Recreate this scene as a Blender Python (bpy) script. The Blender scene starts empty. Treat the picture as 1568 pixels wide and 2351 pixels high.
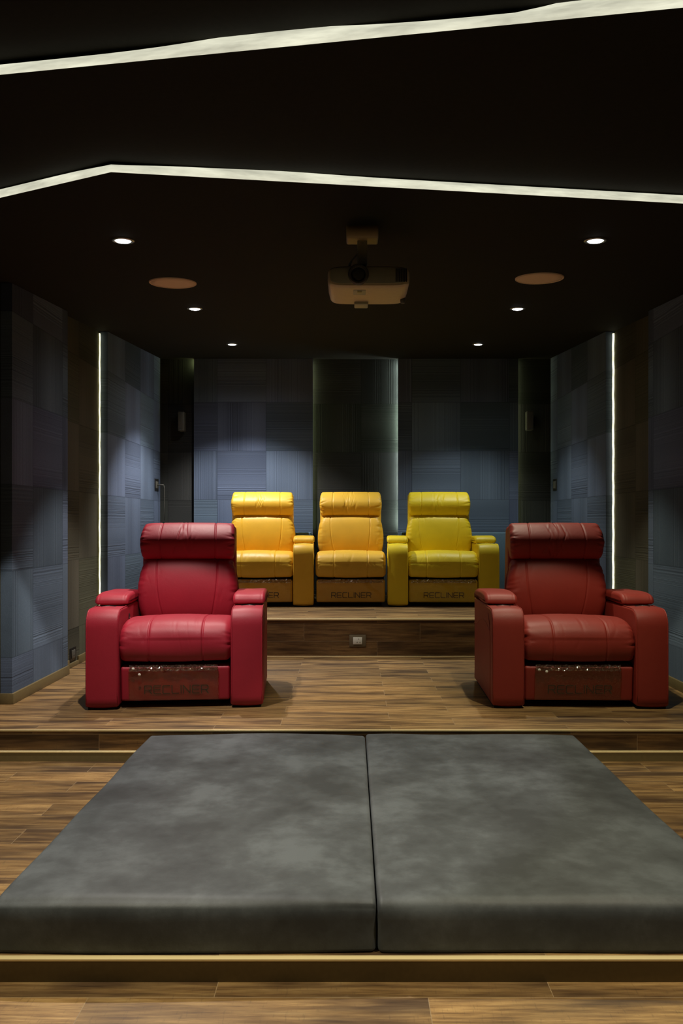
import bpy, bmesh, math, random
from mathutils import Vector, Matrix
random.seed(7)
S = bpy.context.scene
COL = S.collection
PI = math.pi

# ------------------------------------------------------------ camera, world, exposure
F = 1828.0            # focal length in pixels of the 1568x2351 frame
CZ = 1.065
cd = bpy.data.cameras.new('camera'); cam = bpy.data.objects.new('camera', cd); COL.objects.link(cam)
cd.sensor_fit = 'HORIZONTAL'; cd.sensor_width = 36.0; cd.lens = F / 1568 * 36.0
cd.shift_x = -21.0 / 1568; cd.shift_y = 24.5 / 1568
cd.clip_start = 0.05
cam.location = (0, 0, CZ); cam.rotation_euler = (PI / 2, 0, 0)
S.camera = cam
W = bpy.data.worlds.new('world'); S.world = W; W.use_nodes = True
W.node_tree.nodes['Background'].inputs[0].default_value = (0.02, 0.02, 0.018, 1)
W.node_tree.nodes['Background'].inputs[1].default_value = 0.3
S.view_settings.view_transform = 'Standard'; S.view_settings.look = 'None'
S.view_settings.gamma = 1.0; S.view_settings.use_curve_mapping = False
S.view_settings.exposure = 0.0
# downlights: x, y, watts, colour, half cone (deg), blend, aim (dx, dy of the head's tilt)
SPOTS = [
    (-1.075, 3.76, 190, (1.0, 0.92, 0.84), 41.5, 0.12, (0, 0)),
    (1.156, 3.76, 100, (1.0, 0.94, 0.66), 41.5, 0.12, (0, 0)),
    (-1.078, 5.51, 150, (1.0, 0.92, 0.84), 38, 0.40, (0, 0)),
    (1.155, 5.51, 75, (1.0, 0.97, 0.74), 38, 0.40, (0, 0)),
    (-1.083, 7.28, 190, (1.0, 0.98, 0.95), 52, 0.50, (0, 0.10)),
    (1.165, 7.28, 64, (0.95, 1.0, 0.88), 50, 0.60, (0, 0.08)),
    (-1.075, 2.00, 140, (1.0, 0.91, 0.66), 50, 0.5, (0, 0)),  # unseen pair continuing the rows, added to light mattresses and front floor
    (1.156, 2.00, 140, (1.0, 0.88, 0.62), 50, 0.5, (0, 0)),
    (-1.075, 0.24, 15, (1.0, 0.90, 0.60), 58, 0.6, (0, 0)),  # unseen pair, added for frontal light on the lowest floor and edges
    (1.156, 0.24, 15, (1.0, 0.90, 0.60), 58, 0.6, (0, 0)),
]
# LED coves and strips
SPILL = 0.07
COVE_E = 0.72; LED_SIDE_L = 1.9; LED_SIDE_R = 1.6

# ------------------------------------------------------------ helpers
def link(name, bm, mat, parent=None, loc=(0, 0, 0), rz=0.0, smooth=True, angle=None):
    me = bpy.data.meshes.new(name)
    bmesh.ops.recalc_face_normals(bm, faces=bm.faces[:])
    bm.to_mesh(me); bm.free()
    if smooth:
        me.polygons.foreach_set('use_smooth', [True] * len(me.polygons))
        if angle is not None:
            me.set_sharp_from_angle(angle=math.radians(angle))
    if mat: me.materials.append(mat)
    o = bpy.data.objects.new(name, me); COL.objects.link(o)
    if parent: o.parent = parent
    o.location = loc; o.rotation_euler = (0, 0, rz)
    return o

def thing(name, label, cat, loc=(0, 0, 0), rz=0.0, group=None):
    o = bpy.data.objects.new(name, None); COL.objects.link(o)
    o.location = loc; o.rotation_euler = (0, 0, rz); o.empty_display_size = 0.1
    o['label'] = label; o['category'] = cat
    if group: o['group'] = group
    return o

def tag(o, label, cat, group=None):
    o['label'] = label; o['category'] = cat
    if group: o['group'] = group
    return o

def struct(o):
    o['kind'] = 'structure'; return o

def box(bm, x0, x1, y0, y1, z0, z1, bev=0.0, seg=2):
    r = bmesh.ops.create_cube(bm, size=1.0)
    vs = r['verts']
    for v in vs:
        v.co = Vector((x0 + (v.co.x + .5) * (x1 - x0), y0 + (v.co.y + .5) * (y1 - y0), z0 + (v.co.z + .5) * (z1 - z0)))
    if bev > 0:
        es = list({e for v in vs for e in v.link_edges})
        bmesh.ops.bevel(bm, geom=es, offset=bev, segments=seg, profile=0.5, affect='EDGES')
    return bm

def boxed(name, mat, b, bev=0.0, parent=None, origin=None, seg=2):
    """box object whose origin is at the middle of its base (or as given)"""
    x0, x1, y0, y1, z0, z1 = b
    if origin is None: origin = ((x0 + x1) / 2, (y0 + y1) / 2, z0)
    ox, oy, oz = origin
    bm = bmesh.new(); box(bm, x0 - ox, x1 - ox, y0 - oy, y1 - oy, z0 - oz, z1 - oz, bev, seg)
    return link(name, bm, mat, parent, origin, smooth=bev > 0, angle=40)

def tube(bm, pts, r, n=8, cap=True):
    rings = []
    pts = [Vector(p) for p in pts]
    for i, p in enumerate(pts):
        a = pts[max(i - 1, 0)]; b = pts[min(i + 1, len(pts) - 1)]
        t = (b - a).normalized()
        up = Vector((0, 0, 1)) if abs(t.z) < 0.9 else Vector((1, 0, 0))
        s = t.cross(up).normalized(); u = s.cross(t)
        rr = r[i] if isinstance(r, (list, tuple)) else r
        rings.append([bm.verts.new(p + (s * math.cos(k * 2 * PI / n) + u * math.sin(k * 2 * PI / n)) * rr) for k in range(n)])
    for a, b in zip(rings, rings[1:]):
        for k in range(n):
            bm.faces.new((a[k], a[(k + 1) % n], b[(k + 1) % n], b[k]))
    if cap:
        bm.faces.new(rings[0]); bm.faces.new(rings[-1])

def lathe(bm, prof, n=32, M=None, sx=1.0):
    """prof: (r, z) list; revolve about z"""
    M = M or Matrix.Identity(4)
    rings = []
    for r, z in prof:
        if r < 1e-6: rings.append([bm.verts.new(M @ Vector((0, 0, z)))])
        else: rings.append([bm.verts.new(M @ Vector((sx * r * math.cos(2 * PI * k / n), r * math.sin(2 * PI * k / n), z))) for k in range(n)])
    for a, b in zip(rings, rings[1:]):
        if len(a) == 1 and len(b) == 1: continue
        for k in range(n):
            k2 = (k + 1) % n
            if len(a) == 1: bm.faces.new((a[0], b[k2], b[k]))
            elif len(b) == 1: bm.faces.new((a[k], a[k2], b[0]))
            else: bm.faces.new((a[k], a[k2], b[k2], b[k]))

def catmull(pts, n=10):
    out = []; m = len(pts)
    for i in range(m):
        p0, p1, p2, p3 = (Vector(pts[(i + k - 1) % m]) for k in range(4))
        for j in range(n):
            t = j / n
            out.append(0.5 * ((2 * p1) + (p2 - p0) * t + (2 * p0 - 5 * p1 + 4 * p2 - p3) * t * t + (3 * p1 - p0 - 3 * p2 + p3) * t ** 3))
    return out

def roundpoly(pts, dens=0.03, seg=7):
    """pts: (y, z, r) closed; corners rounded, straight runs subdivided"""
    m = len(pts); out = []
    for i in range(m):
        p = Vector(pts[i][:2]); r = pts[i][2]
        a = Vector(pts[i - 1][:2]); b = Vector(pts[(i + 1) % m][:2])
        if r <= 0: out.append(p); continue
        da = (a - p).normalized(); db = (b - p).normalized()
        s = p + da * r; e = p + db * r
        for j in range(seg + 1):
            t = j / seg
            out.append((1 - t) ** 2 * s + 2 * t * (1 - t) * p + t * t * e)
    res = []
    for i, p in enumerate(out):
        q = out[(i + 1) % len(out)]; L = (q - p).length
        k = max(1, int(L / dens))
        for j in range(k): res.append(p + (q - p) * j / k)
    return res

def roll(name, prof, w, re, mat, parent, seams=(), wf=None, disp=None, nx=150, pw=0.5, loc=(0, 0, 0), x0=0.0):
    """upholstered roll: closed (y,z) profile swept over x from -w..w with rounded ends,
    pressed-in seams [(xfun(y,z), depth, width)] and a displacement disp(x,y,z)->outward metres"""
    n = len(prof)
    area = sum(prof[i].x * prof[(i + 1) % n].y - prof[(i + 1) % n].x * prof[i].y for i in range(n))
    sg = 1 if area > 0 else -1
    nor = []
    for i in range(n):
        t = (prof[(i + 1) % n] - prof[i - 1])
        nor.append(Vector((t.y, -t.x)).normalized() * sg)
    bm = bmesh.new(); rings = []
    xs = []
    ne = 9
    for k in range(ne): xs.append(-w + re * (1 - math.cos(PI / 2 * k / ne)))
    for k in range(nx + 1): xs.append(-w + re + (2 * w - 2 * re) * k / nx)
    for k in range(ne - 1, -1, -1): xs.append(w - re * (1 - math.cos(PI / 2 * k / ne)))
    for x in xs:
        d = max(0.0, abs(x) - (w - re)) / re
        ins = re * (1 - math.sqrt(max(0.0, 1 - d * d)))
        ring = []
        for i in range(n):
            p = prof[i]; nn = nor[i]
            off = -ins
            for xf, dep, wd in seams:
                sx = xf(p.x, p.y) if callable(xf) else xf
                q = (x - sx) / wd
                if abs(q) < 4: off -= dep * math.exp(-q * q)
            if disp: off += disp(x, p.x, p.y)
            k = wf(p.x, p.y) if wf else 1.0
            ring.append(bm.verts.new((x0 + x * k, p.x + nn.x * off, p.y + nn.y * off)))
        rings.append(ring)
    for a, b in zip(rings, rings[1:]):
        for i in range(n):
            bm.faces.new((a[i], a[(i + 1) % n], b[(i + 1) % n], b[i]))
    bm.faces.new(rings[0]); bm.faces.new(rings[-1])
    return link(name, bm, mat, parent, loc)

# ------------------------------------------------------------ materials
class NT:
    def __init__(s, name):
        s.m = bpy.data.materials.new(name); s.m.use_nodes = True
        s.t = s.m.node_tree; s.b = s.t.nodes['Principled BSDF']
    def n(s, typ, **kw):
        nd = s.t.nodes.new(typ)
        for k, v in kw.items():
            if k.startswith('i_'): nd.inputs[k[2:].replace('_', ' ')].default_value = v
            else: setattr(nd, k, v)
        return nd
    def l(s, a, b): s.t.links.new(a, b)
    def math(s, op, a, b=None, clamp=False):
        nd = s.t.nodes.new('ShaderNodeMath'); nd.operation = op; nd.use_clamp = clamp
        for i, v in enumerate((a, b)):
            if v is None: continue
            if isinstance(v, (int, float)): nd.inputs[i].default_value = v
            else: s.l(v, nd.inputs[i])
        return nd.outputs[0]
    def ramp(s, fac, stops):
        r = s.t.nodes.new('ShaderNodeValToRGB'); s.l(fac, r.inputs[0])
        el = r.color_ramp.elements
        el[0].position, el[0].color = stops[0][0], (*stops[0][1], 1)
        el[1].position, el[1].color = stops[-1][0], (*stops[-1][1], 1)
        for p, c in stops[1:-1]:
            e = el.new(p); e.color = (*c, 1)
        return r.outputs[0]
    def mixc(s, fac, a, b, mode='MIX'):
        nd = s.t.nodes.new('ShaderNodeMix'); nd.data_type = 'RGBA'; nd.blend_type = mode
        for i, v in ((0, fac), (6, a), (7, b)):
            if isinstance(v, (int, float)): nd.inputs[i].default_value = v
            elif isinstance(v, tuple): nd.inputs[i].default_value = (*v, 1)
            else: s.l(v, nd.inputs[i])
        return nd.outputs[2]
    def bump(s, h, strength, dist):
        nd = s.n('ShaderNodeBump'); nd.inputs['Strength'].default_value = strength; nd.inputs['Distance'].default_value = dist
        s.l(h, nd.inputs['Height']); s.l(nd.outputs[0], s.b.inputs['Normal'])
    def pos(s):
        return s.n('ShaderNodeNewGeometry').outputs['Position']
    def obj(s):
        return s.n('ShaderNodeTexCoord').outputs['Object']
    def mapping(s, vec, sc=(1, 1, 1), loc=(0, 0, 0)):
        mp = s.n('ShaderNodeMapping'); mp.inputs['Scale'].default_value = sc; mp.inputs['Location'].default_value = loc
        s.l(vec, mp.inputs['Vector']); return mp.outputs[0]
    def noise(s, vec, scale, detail=2, rough=0.5, dim='3D'):
        nd = s.n('ShaderNodeTexNoise'); nd.noise_dimensions = dim
        if vec is not None: s.l(vec, nd.inputs['W' if dim == '1D' else 'Vector'])
        nd.inputs['Scale'].default_value = scale; nd.inputs['Detail'].default_value = detail; nd.inputs['Roughness'].default_value = rough
        return nd.outputs[0]

def plain(name, c, rough=0.5, metal=0.0, spec=0.5, nz=0.0):
    t = NT(name); t.b.inputs['Base Color'].default_value = (*c, 1)
    t.b.inputs['Roughness'].default_value = rough; t.b.inputs['Metallic'].default_value = metal
    t.b.inputs['Specular IOR Level'].default_value = spec
    h = t.noise(t.obj(), 60, 3)
    if nz > 0:
        t.l(t.mixc(h, tuple(x * (1 - nz) for x in c), tuple(min(1, x * (1 + nz)) for x in c)), t.b.inputs['Base Color'])
    t.bump(h, 0.05, 0.002)
    return t.m

def emit(name, c, e, nz=0.0):
    t = NT(name); t.b.inputs['Base Color'].default_value = (0.6, 0.6, 0.55, 1)
    t.b.inputs['Emission Color'].default_value = (*c, 1)
    t.b.inputs['Emission Strength'].default_value = e
    if nz > 0:
        v = t.mapping(t.pos(), (1, 1, 6))
        f = t.noise(v, 5, 4, 0.65)
        k = t.n('ShaderNodeMapRange'); t.l(f, k.inputs[0]); k.inputs[1].default_value = .3; k.inputs[2].default_value = .7
        k.inputs[3].default_value = e * (1 - nz); k.inputs[4].default_value = e * (1 + nz)
        t.l(k.outputs[0], t.b.inputs['Emission Strength'])
    return t.m

def leather(name, c, rough=0.48):
    t = NT(name)
    o = t.obj()
    big = t.noise(o, 5, 3, 0.6)
    col = t.mixc(big, tuple(x * 0.86 for x in c), tuple(min(1, x * 1.12) for x in c))
    t.l(col, t.b.inputs['Base Color'])
    t.b.inputs['Roughness'].default_value = rough
    t.b.inputs['Specular IOR Level'].default_value = 0.48
    vor = t.n('ShaderNodeTexVoronoi'); vor.inputs['Scale'].default_value = 420; t.l(o, vor.inputs['Vector'])
    fine = t.noise(o, 28, 5, 0.6)
    h = t.math('ADD', t.math('MULTIPLY', vor.outputs[0], 0.25), fine)
    t.bump(h, 0.22, 0.0035)
    return t.m

def wood(name, tint=(1, 1, 1), vert=False):
    t = NT(name)
    p = t.pos()
    if vert:   # riser faces: planks in x/z
        sp = t.n('ShaderNodeSeparateXYZ'); t.l(p, sp.inputs[0])
        cb = t.n('ShaderNodeCombineXYZ'); t.l(sp.outputs[0], cb.inputs[0]); t.l(sp.outputs[2], cb.inputs[1]); t.l(sp.outputs[1], cb.inputs[2]); p = cb.outputs[0]
    br = t.n('ShaderNodeTexBrick'); t.l(t.mapping(p, (1, 1, 1), (0.37, 0.02, 0)), br.inputs['Vector'])
    br.offset = 0.37; br.offset_frequency = 2; br.squash = 1.0
    br.inputs['Color1'].default_value = (0.25, 0.25, 0.25, 1); br.inputs['Color2'].default_value = (0.75, 0.75, 0.75, 1)
    br.inputs['Mortar'].default_value = (0.5, 0.5, 0.5, 1)
    br.inputs['Scale'].default_value = 1.0; br.inputs['Mortar Size'].default_value = 0.0011
    br.inputs['Mortar Smooth'].default_value = 0.2; br.inputs['Bias'].default_value = 0.0
    br.inputs['Brick Width'].default_value = 0.92; br.inputs['Row Height'].default_value = 0.145
    bid = t.n('ShaderNodeSeparateColor'); t.l(br.outputs[0], bid.inputs[0])
    # grain coordinates shifted for each plank
    cb2 = t.n('ShaderNodeCombineXYZ'); t.l(t.math('MULTIPLY', bid.outputs[0], 37.0), cb2.inputs[2])
    ad = t.n('ShaderNodeVectorMath'); ad.operation = 'ADD'; t.l(p, ad.inputs[0]); t.l(cb2.outputs[0], ad.inputs[1])
    g1 = t.noise(t.mapping(ad.outputs[0], (1.5, 22, 1)), 3.0, 6, 0.62)
    g2 = t.noise(t.mapping(ad.outputs[0], (1.2, 7.5, 1)), 1.7, 3, 0.5)
    g3 = t.noise(t.mapping(ad.outputs[0], (9, 130, 1)), 4.0, 3, 0.6)
    saw = t.noise(t.mapping(p, (75, 12, 1)), 2.0, 2, 0.6)
    base = t.ramp(g1, [(0.28, (0.085, 0.043, 0.015)), (0.45, (0.21, 0.118, 0.042)), (0.60, (0.32, 0.195, 0.074)), (0.78, (0.43, 0.29, 0.125))])
    dark = t.ramp(g2, [(0.36, (0.30, 0.27, 0.27)), (0.50, (0.90, 0.90, 0.90)), (0.62, (1.12, 1.12, 1.10))])
    c = t.mixc(1.0, base, dark, 'MULTIPLY')
    pv = t.n('ShaderNodeMapRange'); t.l(bid.outputs[0], pv.inputs[0]); pv.inputs[1].default_value = .25; pv.inputs[2].default_value = .75; pv.inputs[3].default_value = .72; pv.inputs[4].default_value = 1.22
    hv = t.n('ShaderNodeHueSaturation'); t.l(c, hv.inputs['Color']); t.l(pv.outputs[0], hv.inputs['Value'])
    c = t.mixc(t.math('MULTIPLY', t.math('SUBTRACT', g3, 0.35, True), 0.9), hv.outputs[0], (0.09, 0.05, 0.025))
    c = t.mixc(t.math('MULTIPLY', t.math('SUBTRACT', saw, 0.60, True), 2.2, True), c, (0.06, 0.035, 0.018))
    c = t.mixc(1.0, c, tint, 'MULTIPLY')
    c = t.mixc(t.math('MULTIPLY', br.outputs['Fac'], 0.55), c, (0.36, 0.27, 0.17))
    t.l(c, t.b.inputs['Base Color'])
    rg = t.n('ShaderNodeMapRange'); t.l(g1, rg.inputs[0]); rg.inputs[3].default_value = .36; rg.inputs[4].default_value = .56
    t.l(rg.outputs[0], t.b.inputs['Roughness'])
    t.bump(t.math('SUBTRACT', t.math('MULTIPLY', g3, 0.5), br.outputs['Fac']), 0.15, 0.002)
    return t.m

TILE = 0.51
def tiles(name, axis, u0, v0, c, var=0.30, rib=0.5):
    """ribbed carpet tiles laid quarter-turned; axis 'X' or 'Y' runs along the wall"""
    t = NT(name)
    sp = t.n('ShaderNodeSeparateXYZ'); t.l(t.pos(), sp.inputs[0])
    u = t.math('DIVIDE', t.math('SUBTRACT', sp.outputs[0 if axis == 'X' else 1], u0), TILE)
    v = t.math('DIVIDE', t.math('SUBTRACT', sp.outputs[2], v0), TILE)
    cu = t.math('FLOOR', u); cv = t.math('FLOOR', v)
    par = t.math('MODULO', t.math('ABSOLUTE', t.math('ADD', cu, cv)), 2.0)
    fu = t.math('SUBTRACT', u, cu); fv = t.math('SUBTRACT', v, cv)
    s = t.math('ADD', t.math('MULTIPLY', fu, par), t.math('MULTIPLY', fv, t.math('SUBTRACT', 1.0, par)))
    cb = t.n('ShaderNodeCombineXYZ'); t.l(cu, cb.inputs[0]); t.l(cv, cb.inputs[1])
    wn = t.n('ShaderNodeTexWhiteNoise'); wn.noise_dimensions = '2D'; t.l(cb.outputs[0], wn.inputs['Vector'])
    rnd = wn.outputs['Value']
    s2 = t.math('ADD', s, t.math('MULTIPLY', rnd, 31.0))
    # the ribs wander slightly across the tile
    wob = t.noise(t.pos(), 9, 2)
    s3 = t.math('ADD', s2, t.math('MULTIPLY', wob, 0.012))
    r1 = t.noise(s3, 42, 1, 0.5, '1D')
    band = t.noise(s2, 3.2, 1, 0.5, '1D')
    bs = t.math('MULTIPLY', t.math('SUBTRACT', band, 0.36, True), 4.0, True)
    ribs = t.math('MULTIPLY', t.math('SUBTRACT', r1, 0.5), bs)         # signed
    shade = t.noise(s2, 2.0, 0, 0.5, '1D')
    k = t.math('ADD', 1.0, t.math('MULTIPLY', ribs, 2.2 * rib))
    k = t.math('MULTIPLY', k, t.math('ADD', 1.0 - var, t.math('MULTIPLY', rnd, 2 * var)))
    k = t.math('MULTIPLY', k, t.math('ADD', 0.72, t.math('MULTIPLY', shade, 0.56)))
    fz = t.noise(t.pos(), 160, 3, 0.7)
    k = t.math('MULTIPLY', k, t.math('ADD', 0.72, t.math('MULTIPLY', fz, 0.56)))
    # hairline joints
    e = t.math('MINIMUM', t.math('MINIMUM', fu, t.math('SUBTRACT', 1.0, fu)), t.math('MINIMUM', fv, t.math('SUBTRACT', 1.0, fv)))
    j = t.math('LESS_THAN', e, 0.008)
    k = t.math('MULTIPLY', k, t.math('SUBTRACT', 1.0, t.math('MULTIPLY', j, 0.25)))
    hue = t.mixc(t.math('FRACT', t.math('MULTIPLY', rnd, 7.3)), tuple(x * y for x, y in zip(c, (0.97, 1.03, 0.98))), tuple(x * y for x, y in zip(c, (1.0, 0.95, 1.08))))
    vm = t.n('ShaderNodeVectorMath'); vm.operation = 'SCALE'; t.l(hue, vm.inputs[0]); t.l(k, vm.inputs['Scale'])
    t.l(vm.outputs[0], t.b.inputs['Base Color'])
    t.b.inputs['Roughness'].default_value = 0.95; t.b.inputs['Specular IOR Level'].default_value = 0.1
    t.bump(t.math('ADD', ribs, t.math('MULTIPLY', fz, 0.12)), 0.6, 0.006)
    return t.m

def suede(name, c):
    t = NT(name); o = t.pos()
    a = t.noise(o, 2.6, 6, 0.62); b = t.noise(o, 14, 4, 0.7)
    f = t.math('ADD', t.math('MULTIPLY', a, 0.78), t.math('MULTIPLY', b, 0.22))
    t.l(t.ramp(f, [(0.38, tuple(x * 0.55 for x in c)), (0.50, c), (0.61, tuple(x * 1.7 for x in c))]), t.b.inputs['Base Color'])
    t.b.inputs['Roughness'].default_value = 0.56; t.b.inputs['Specular IOR Level'].default_value = 0.4
    t.b.inputs['Sheen Weight'].default_value = 0.06
    t.bump(t.math('ADD', b, t.math('MULTIPLY', t.noise(o, 220, 2), 0.3)), 0.14, 0.004)
    return t.m

def film_mat(name, tint, g=0.16, milk=0.06, grough=0.06):
    t = NT(name); nt = t.t
    out = nt.nodes['Material Output']
    nt.nodes.remove(t.b)
    tr = t.n('ShaderNodeBsdfTransparent'); tr.inputs[0].default_value = (*tint, 1)
    gl = t.n('ShaderNodeBsdfGlossy'); gl.inputs['Roughness'].default_value = grough
    df = t.n('ShaderNodeBsdfDiffuse'); df.inputs[0].default_value = (0.5, 0.42, 0.32, 1)
    bp = t.n('ShaderNodeBump'); bp.inputs['Strength'].default_value = 0.8; bp.inputs['Distance'].default_value = 0.006
    o = t.obj()
    wv = t.noise(t.mapping(o, (1, 1, 1.6)), 16, 4, 0.65)
    t.l(wv, bp.inputs['Height']); t.l(bp.outputs[0], gl.inputs['Normal'])
    m1 = t.n('ShaderNodeMixShader'); m1.inputs[0].default_value = milk; t.l(tr.outputs[0], m1.inputs[1]); t.l(df.outputs[0], m1.inputs[2])
    m2 = t.n('ShaderNodeMixShader'); m2.inputs[0].default_value = g; t.l(m1.outputs[0], m2.inputs[1]); t.l(gl.outputs[0], m2.inputs[2])
    t.l(m2.outputs[0], out.inputs['Surface'])
    return t.m

M = dict(
    wood=wood('oak_planks'), riser=wood('oak_riser_shaded', (0.62, 0.55, 0.50), True),  # riser tint puts the shade of upright faces into the same oak
    nosing=plain('brass_nosing', (0.92, 0.76, 0.42), 0.38, 0.25),
    nosing_dim=plain('bronze_edge', (0.60, 0.47, 0.24), 0.42, 0.2),
    skirt=plain('skirting_oak', (0.155, 0.115, 0.048), 0.45, nz=0.15),
    ceil=plain('black_ceiling', (0.016, 0.0145, 0.011), 0.85, spec=0.15, nz=0.3),
    darkwall=tiles('charcoal_carpet_tiles', 'Y', 4.0, 0.28, (0.075, 0.070, 0.048), 0.2, 0.35),
    backdark=tiles('charcoal_back_tiles', 'X', -0.40, 0.28, (0.032, 0.034, 0.029), 0.2, 0.35),
    front=plain('projection_wall_white', (0.22, 0.21, 0.20), 0.9, nz=0.2),
    led=emit('side_led_left', (1.0, 0.93, 0.52), LED_SIDE_L, 0.25),
    cove=emit('cove_diffuser', (0.96, 0.95, 0.74), COVE_E, 0.28),
    bulb=emit('downlight_glow', (0.93, 0.97, 1.0), 9.0),
    metal=plain('brushed_metal', (0.45, 0.44, 0.40), 0.3, 0.9),
    chrome=plain('chrome', (0.7, 0.7, 0.7), 0.15, 1.0),
    black=plain('black_plastic', (0.012, 0.012, 0.012), 0.35),
    rubber=plain('black_feet', (0.008, 0.008, 0.008), 0.8),
    beige=plain('beige_plastic', (0.60, 0.47, 0.29), 0.42, nz=0.08),
    beige_d=plain('greige_plastic', (0.36, 0.35, 0.26), 0.35, nz=0.08),
    spk=plain('speaker_cloth', (0.80, 0.62, 0.44), 0.9, nz=0.05),
    grey=plain('speaker_grey', (0.09, 0.085, 0.07), 0.5, nz=0.1),
    white=plain('socket_white', (0.55, 0.54, 0.48), 0.4),
    socket_frame=plain('socket_bronze_frame', (0.11, 0.085, 0.05), 0.5),
    glass=plain('lens_glass', (0.07, 0.07, 0.05), 0.25),
    mat=suede('grey_suede', (0.048, 0.055, 0.061)),
    ledge=plain('blue_ledge_fabric', (0.10, 0.17, 0.24), 0.8, nz=0.15),
    film=film_mat('clear_film', (0.93, 0.90, 0.82), 0.07, 0.015),
    film_red=film_mat('brown_film', (0.86, 0.73, 0.60), 0.07, 0.05),
    crumple=film_mat('crumpled_film', (0.93, 0.90, 0.82), 0.45, 0.06, 0.12),
    ink=plain('brown_print', (0.07, 0.045, 0.015), 0.5),
    ink_red=plain('dark_red_print', (0.035, 0.010, 0.008), 0.5),
    sticker=plain('white_sticker', (0.8, 0.75, 0.68), 0.3),
)
BLUE = (0.094, 0.121, 0.168)
M['tile_L'] = tiles('blue_tiles_left', 'Y', 6.52 - TILE * 3, 0.27, BLUE)
M['tile_R'] = tiles('blue_tiles_right', 'Y', 6.52 - TILE * 3, 0.27, BLUE)
M['tile_B'] = tiles('blue_tiles_back', 'X', (499 - 805) / 219.0 - 2 * TILE, CZ + (1200 - 1147) / 219.0 - 4 * TILE, BLUE)

# ------------------------------------------------------------ room shell
XL, XR, YB = -2.06, 2.16, 8.42           # walls
PL, PR, PB = -1.99, 2.09, 8.35           # faces of the carpet panels
Z1, Z2, Z3, Z0 = 0.0, 0.304, -0.155, -0.220
Y12, Y13, Y30 = 6.32, 4.09, 2.235
SL = 0.085                               # the ceiling rises towards the back
def cz(y, h=0.0): return CZ + 1.012 + SL * y + h

struct(boxed('floor', M['wood'], (XL, XR, -1.2, Y30 + 0.01, Z0 - 0.1, Z0)))
struct(boxed('floor', M['wood'], (XL, XR, Y30, Y13 + 0.02, Z0 - 0.1, Z3)))
struct(boxed('floor', M['wood'], (XL, XR, Y13, Y12 + 0.02, Z0 - 0.1, Z1)))
struct(boxed('floor', M['wood'], (XL, XR, Y12, YB, Z0 - 0.1, Z2)))
# riser boards and their metal edges
struct(boxed('trim_1', M['riser'], (XL, XR, Y12 - 0.006, Y12, Z1, Z2 - 0.012)))
struct(boxed('trim_2', M['nosing'], (XL, XR, Y12 - 0.016, Y12 + 0.004, Z2 - 0.012, Z2 + 0.004), 0.002))
struct(boxed('trim_3', M['nosing'], (XL, XR, Y12 - 0.016, Y12 - 0.006, Z1, Z1 + 0.008), 0.002))
struct(boxed('trim_4', M['riser'], (XL, XR, Y13 - 0.006, Y13, Z3 + 0.05, Z1 - 0.006)))
struct(boxed('trim_5', M['nosing_dim'], (XL, XR, Y13 - 0.012, Y13 + 0.004, Z1 - 0.006, Z1 + 0.003), 0.002))
struct(boxed('trim_6', M['skirt'], (XL, XR, Y13 - 0.024, Y13 - 0.006, Z3, Z3 + 0.044)))
struct(boxed('trim_7', M['nosing'], (XL, XR, Y13 - 0.026, Y13 - 0.006, Z3 + 0.044, Z3 + 0.052), 0.002))
struct(boxed('trim_8', M['skirt'], (XL, XR, Y30 - 0.008, Y30, Z0, Z3 - 0.005)))
struct(boxed('trim_9', M['nosing'], (XL, XR, Y30 - 0.014, Y30 + 0.006, Z3 - 0.005, Z3 + 0.003), 0.002))

def wall_poly(name, mat, pts, thick):
    bm = bmesh.new()
    a = [bm.verts.new(p) for p in pts]; b = [bm.verts.new(Vector(p) + Vector(thick)) for p in pts]
    bm.faces.new(a); bm.faces.new(b[::-1]); n = len(a)
    for i in range(n): bm.faces.new((a[i], b[i], b[(i + 1) % n], a[(i + 1) % n]))
    return link(name, bm, mat, smooth=False)
zb = Z0 - 0.1
struct(wall_poly('wall_left', M['darkwall'], [(XL, -1.2, zb), (XL, YB, zb), (XL, YB, cz(YB) + .3), (XL, -1.2, cz(-1.2) + .3)], (-0.1, 0, 0)))
struct(wall_poly('wall_right', M['darkwall'], [(XR, -1.2, zb), (XR, YB, zb), (XR, YB, cz(YB) + .3), (XR, -1.2, cz(-1.2) + .3)], (0.1, 0, 0)))
struct(wall_poly('wall_back', M['backdark'], [(XL - .1, YB, zb), (XR + .1, YB, zb), (XR + .1, YB, cz(YB) + .3), (XL - .1, YB, cz(YB) + .3)], (0, 0.1, 0)))
struct(wall_poly('wall_front', M['front'], [(XL - .1, -1.2, zb), (XR + .1, -1.2, zb), (XR + .1, -1.2, cz(0) + .3), (XL - .1, -1.2, cz(0) + .3)], (0, -0.1, 0)))

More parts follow.
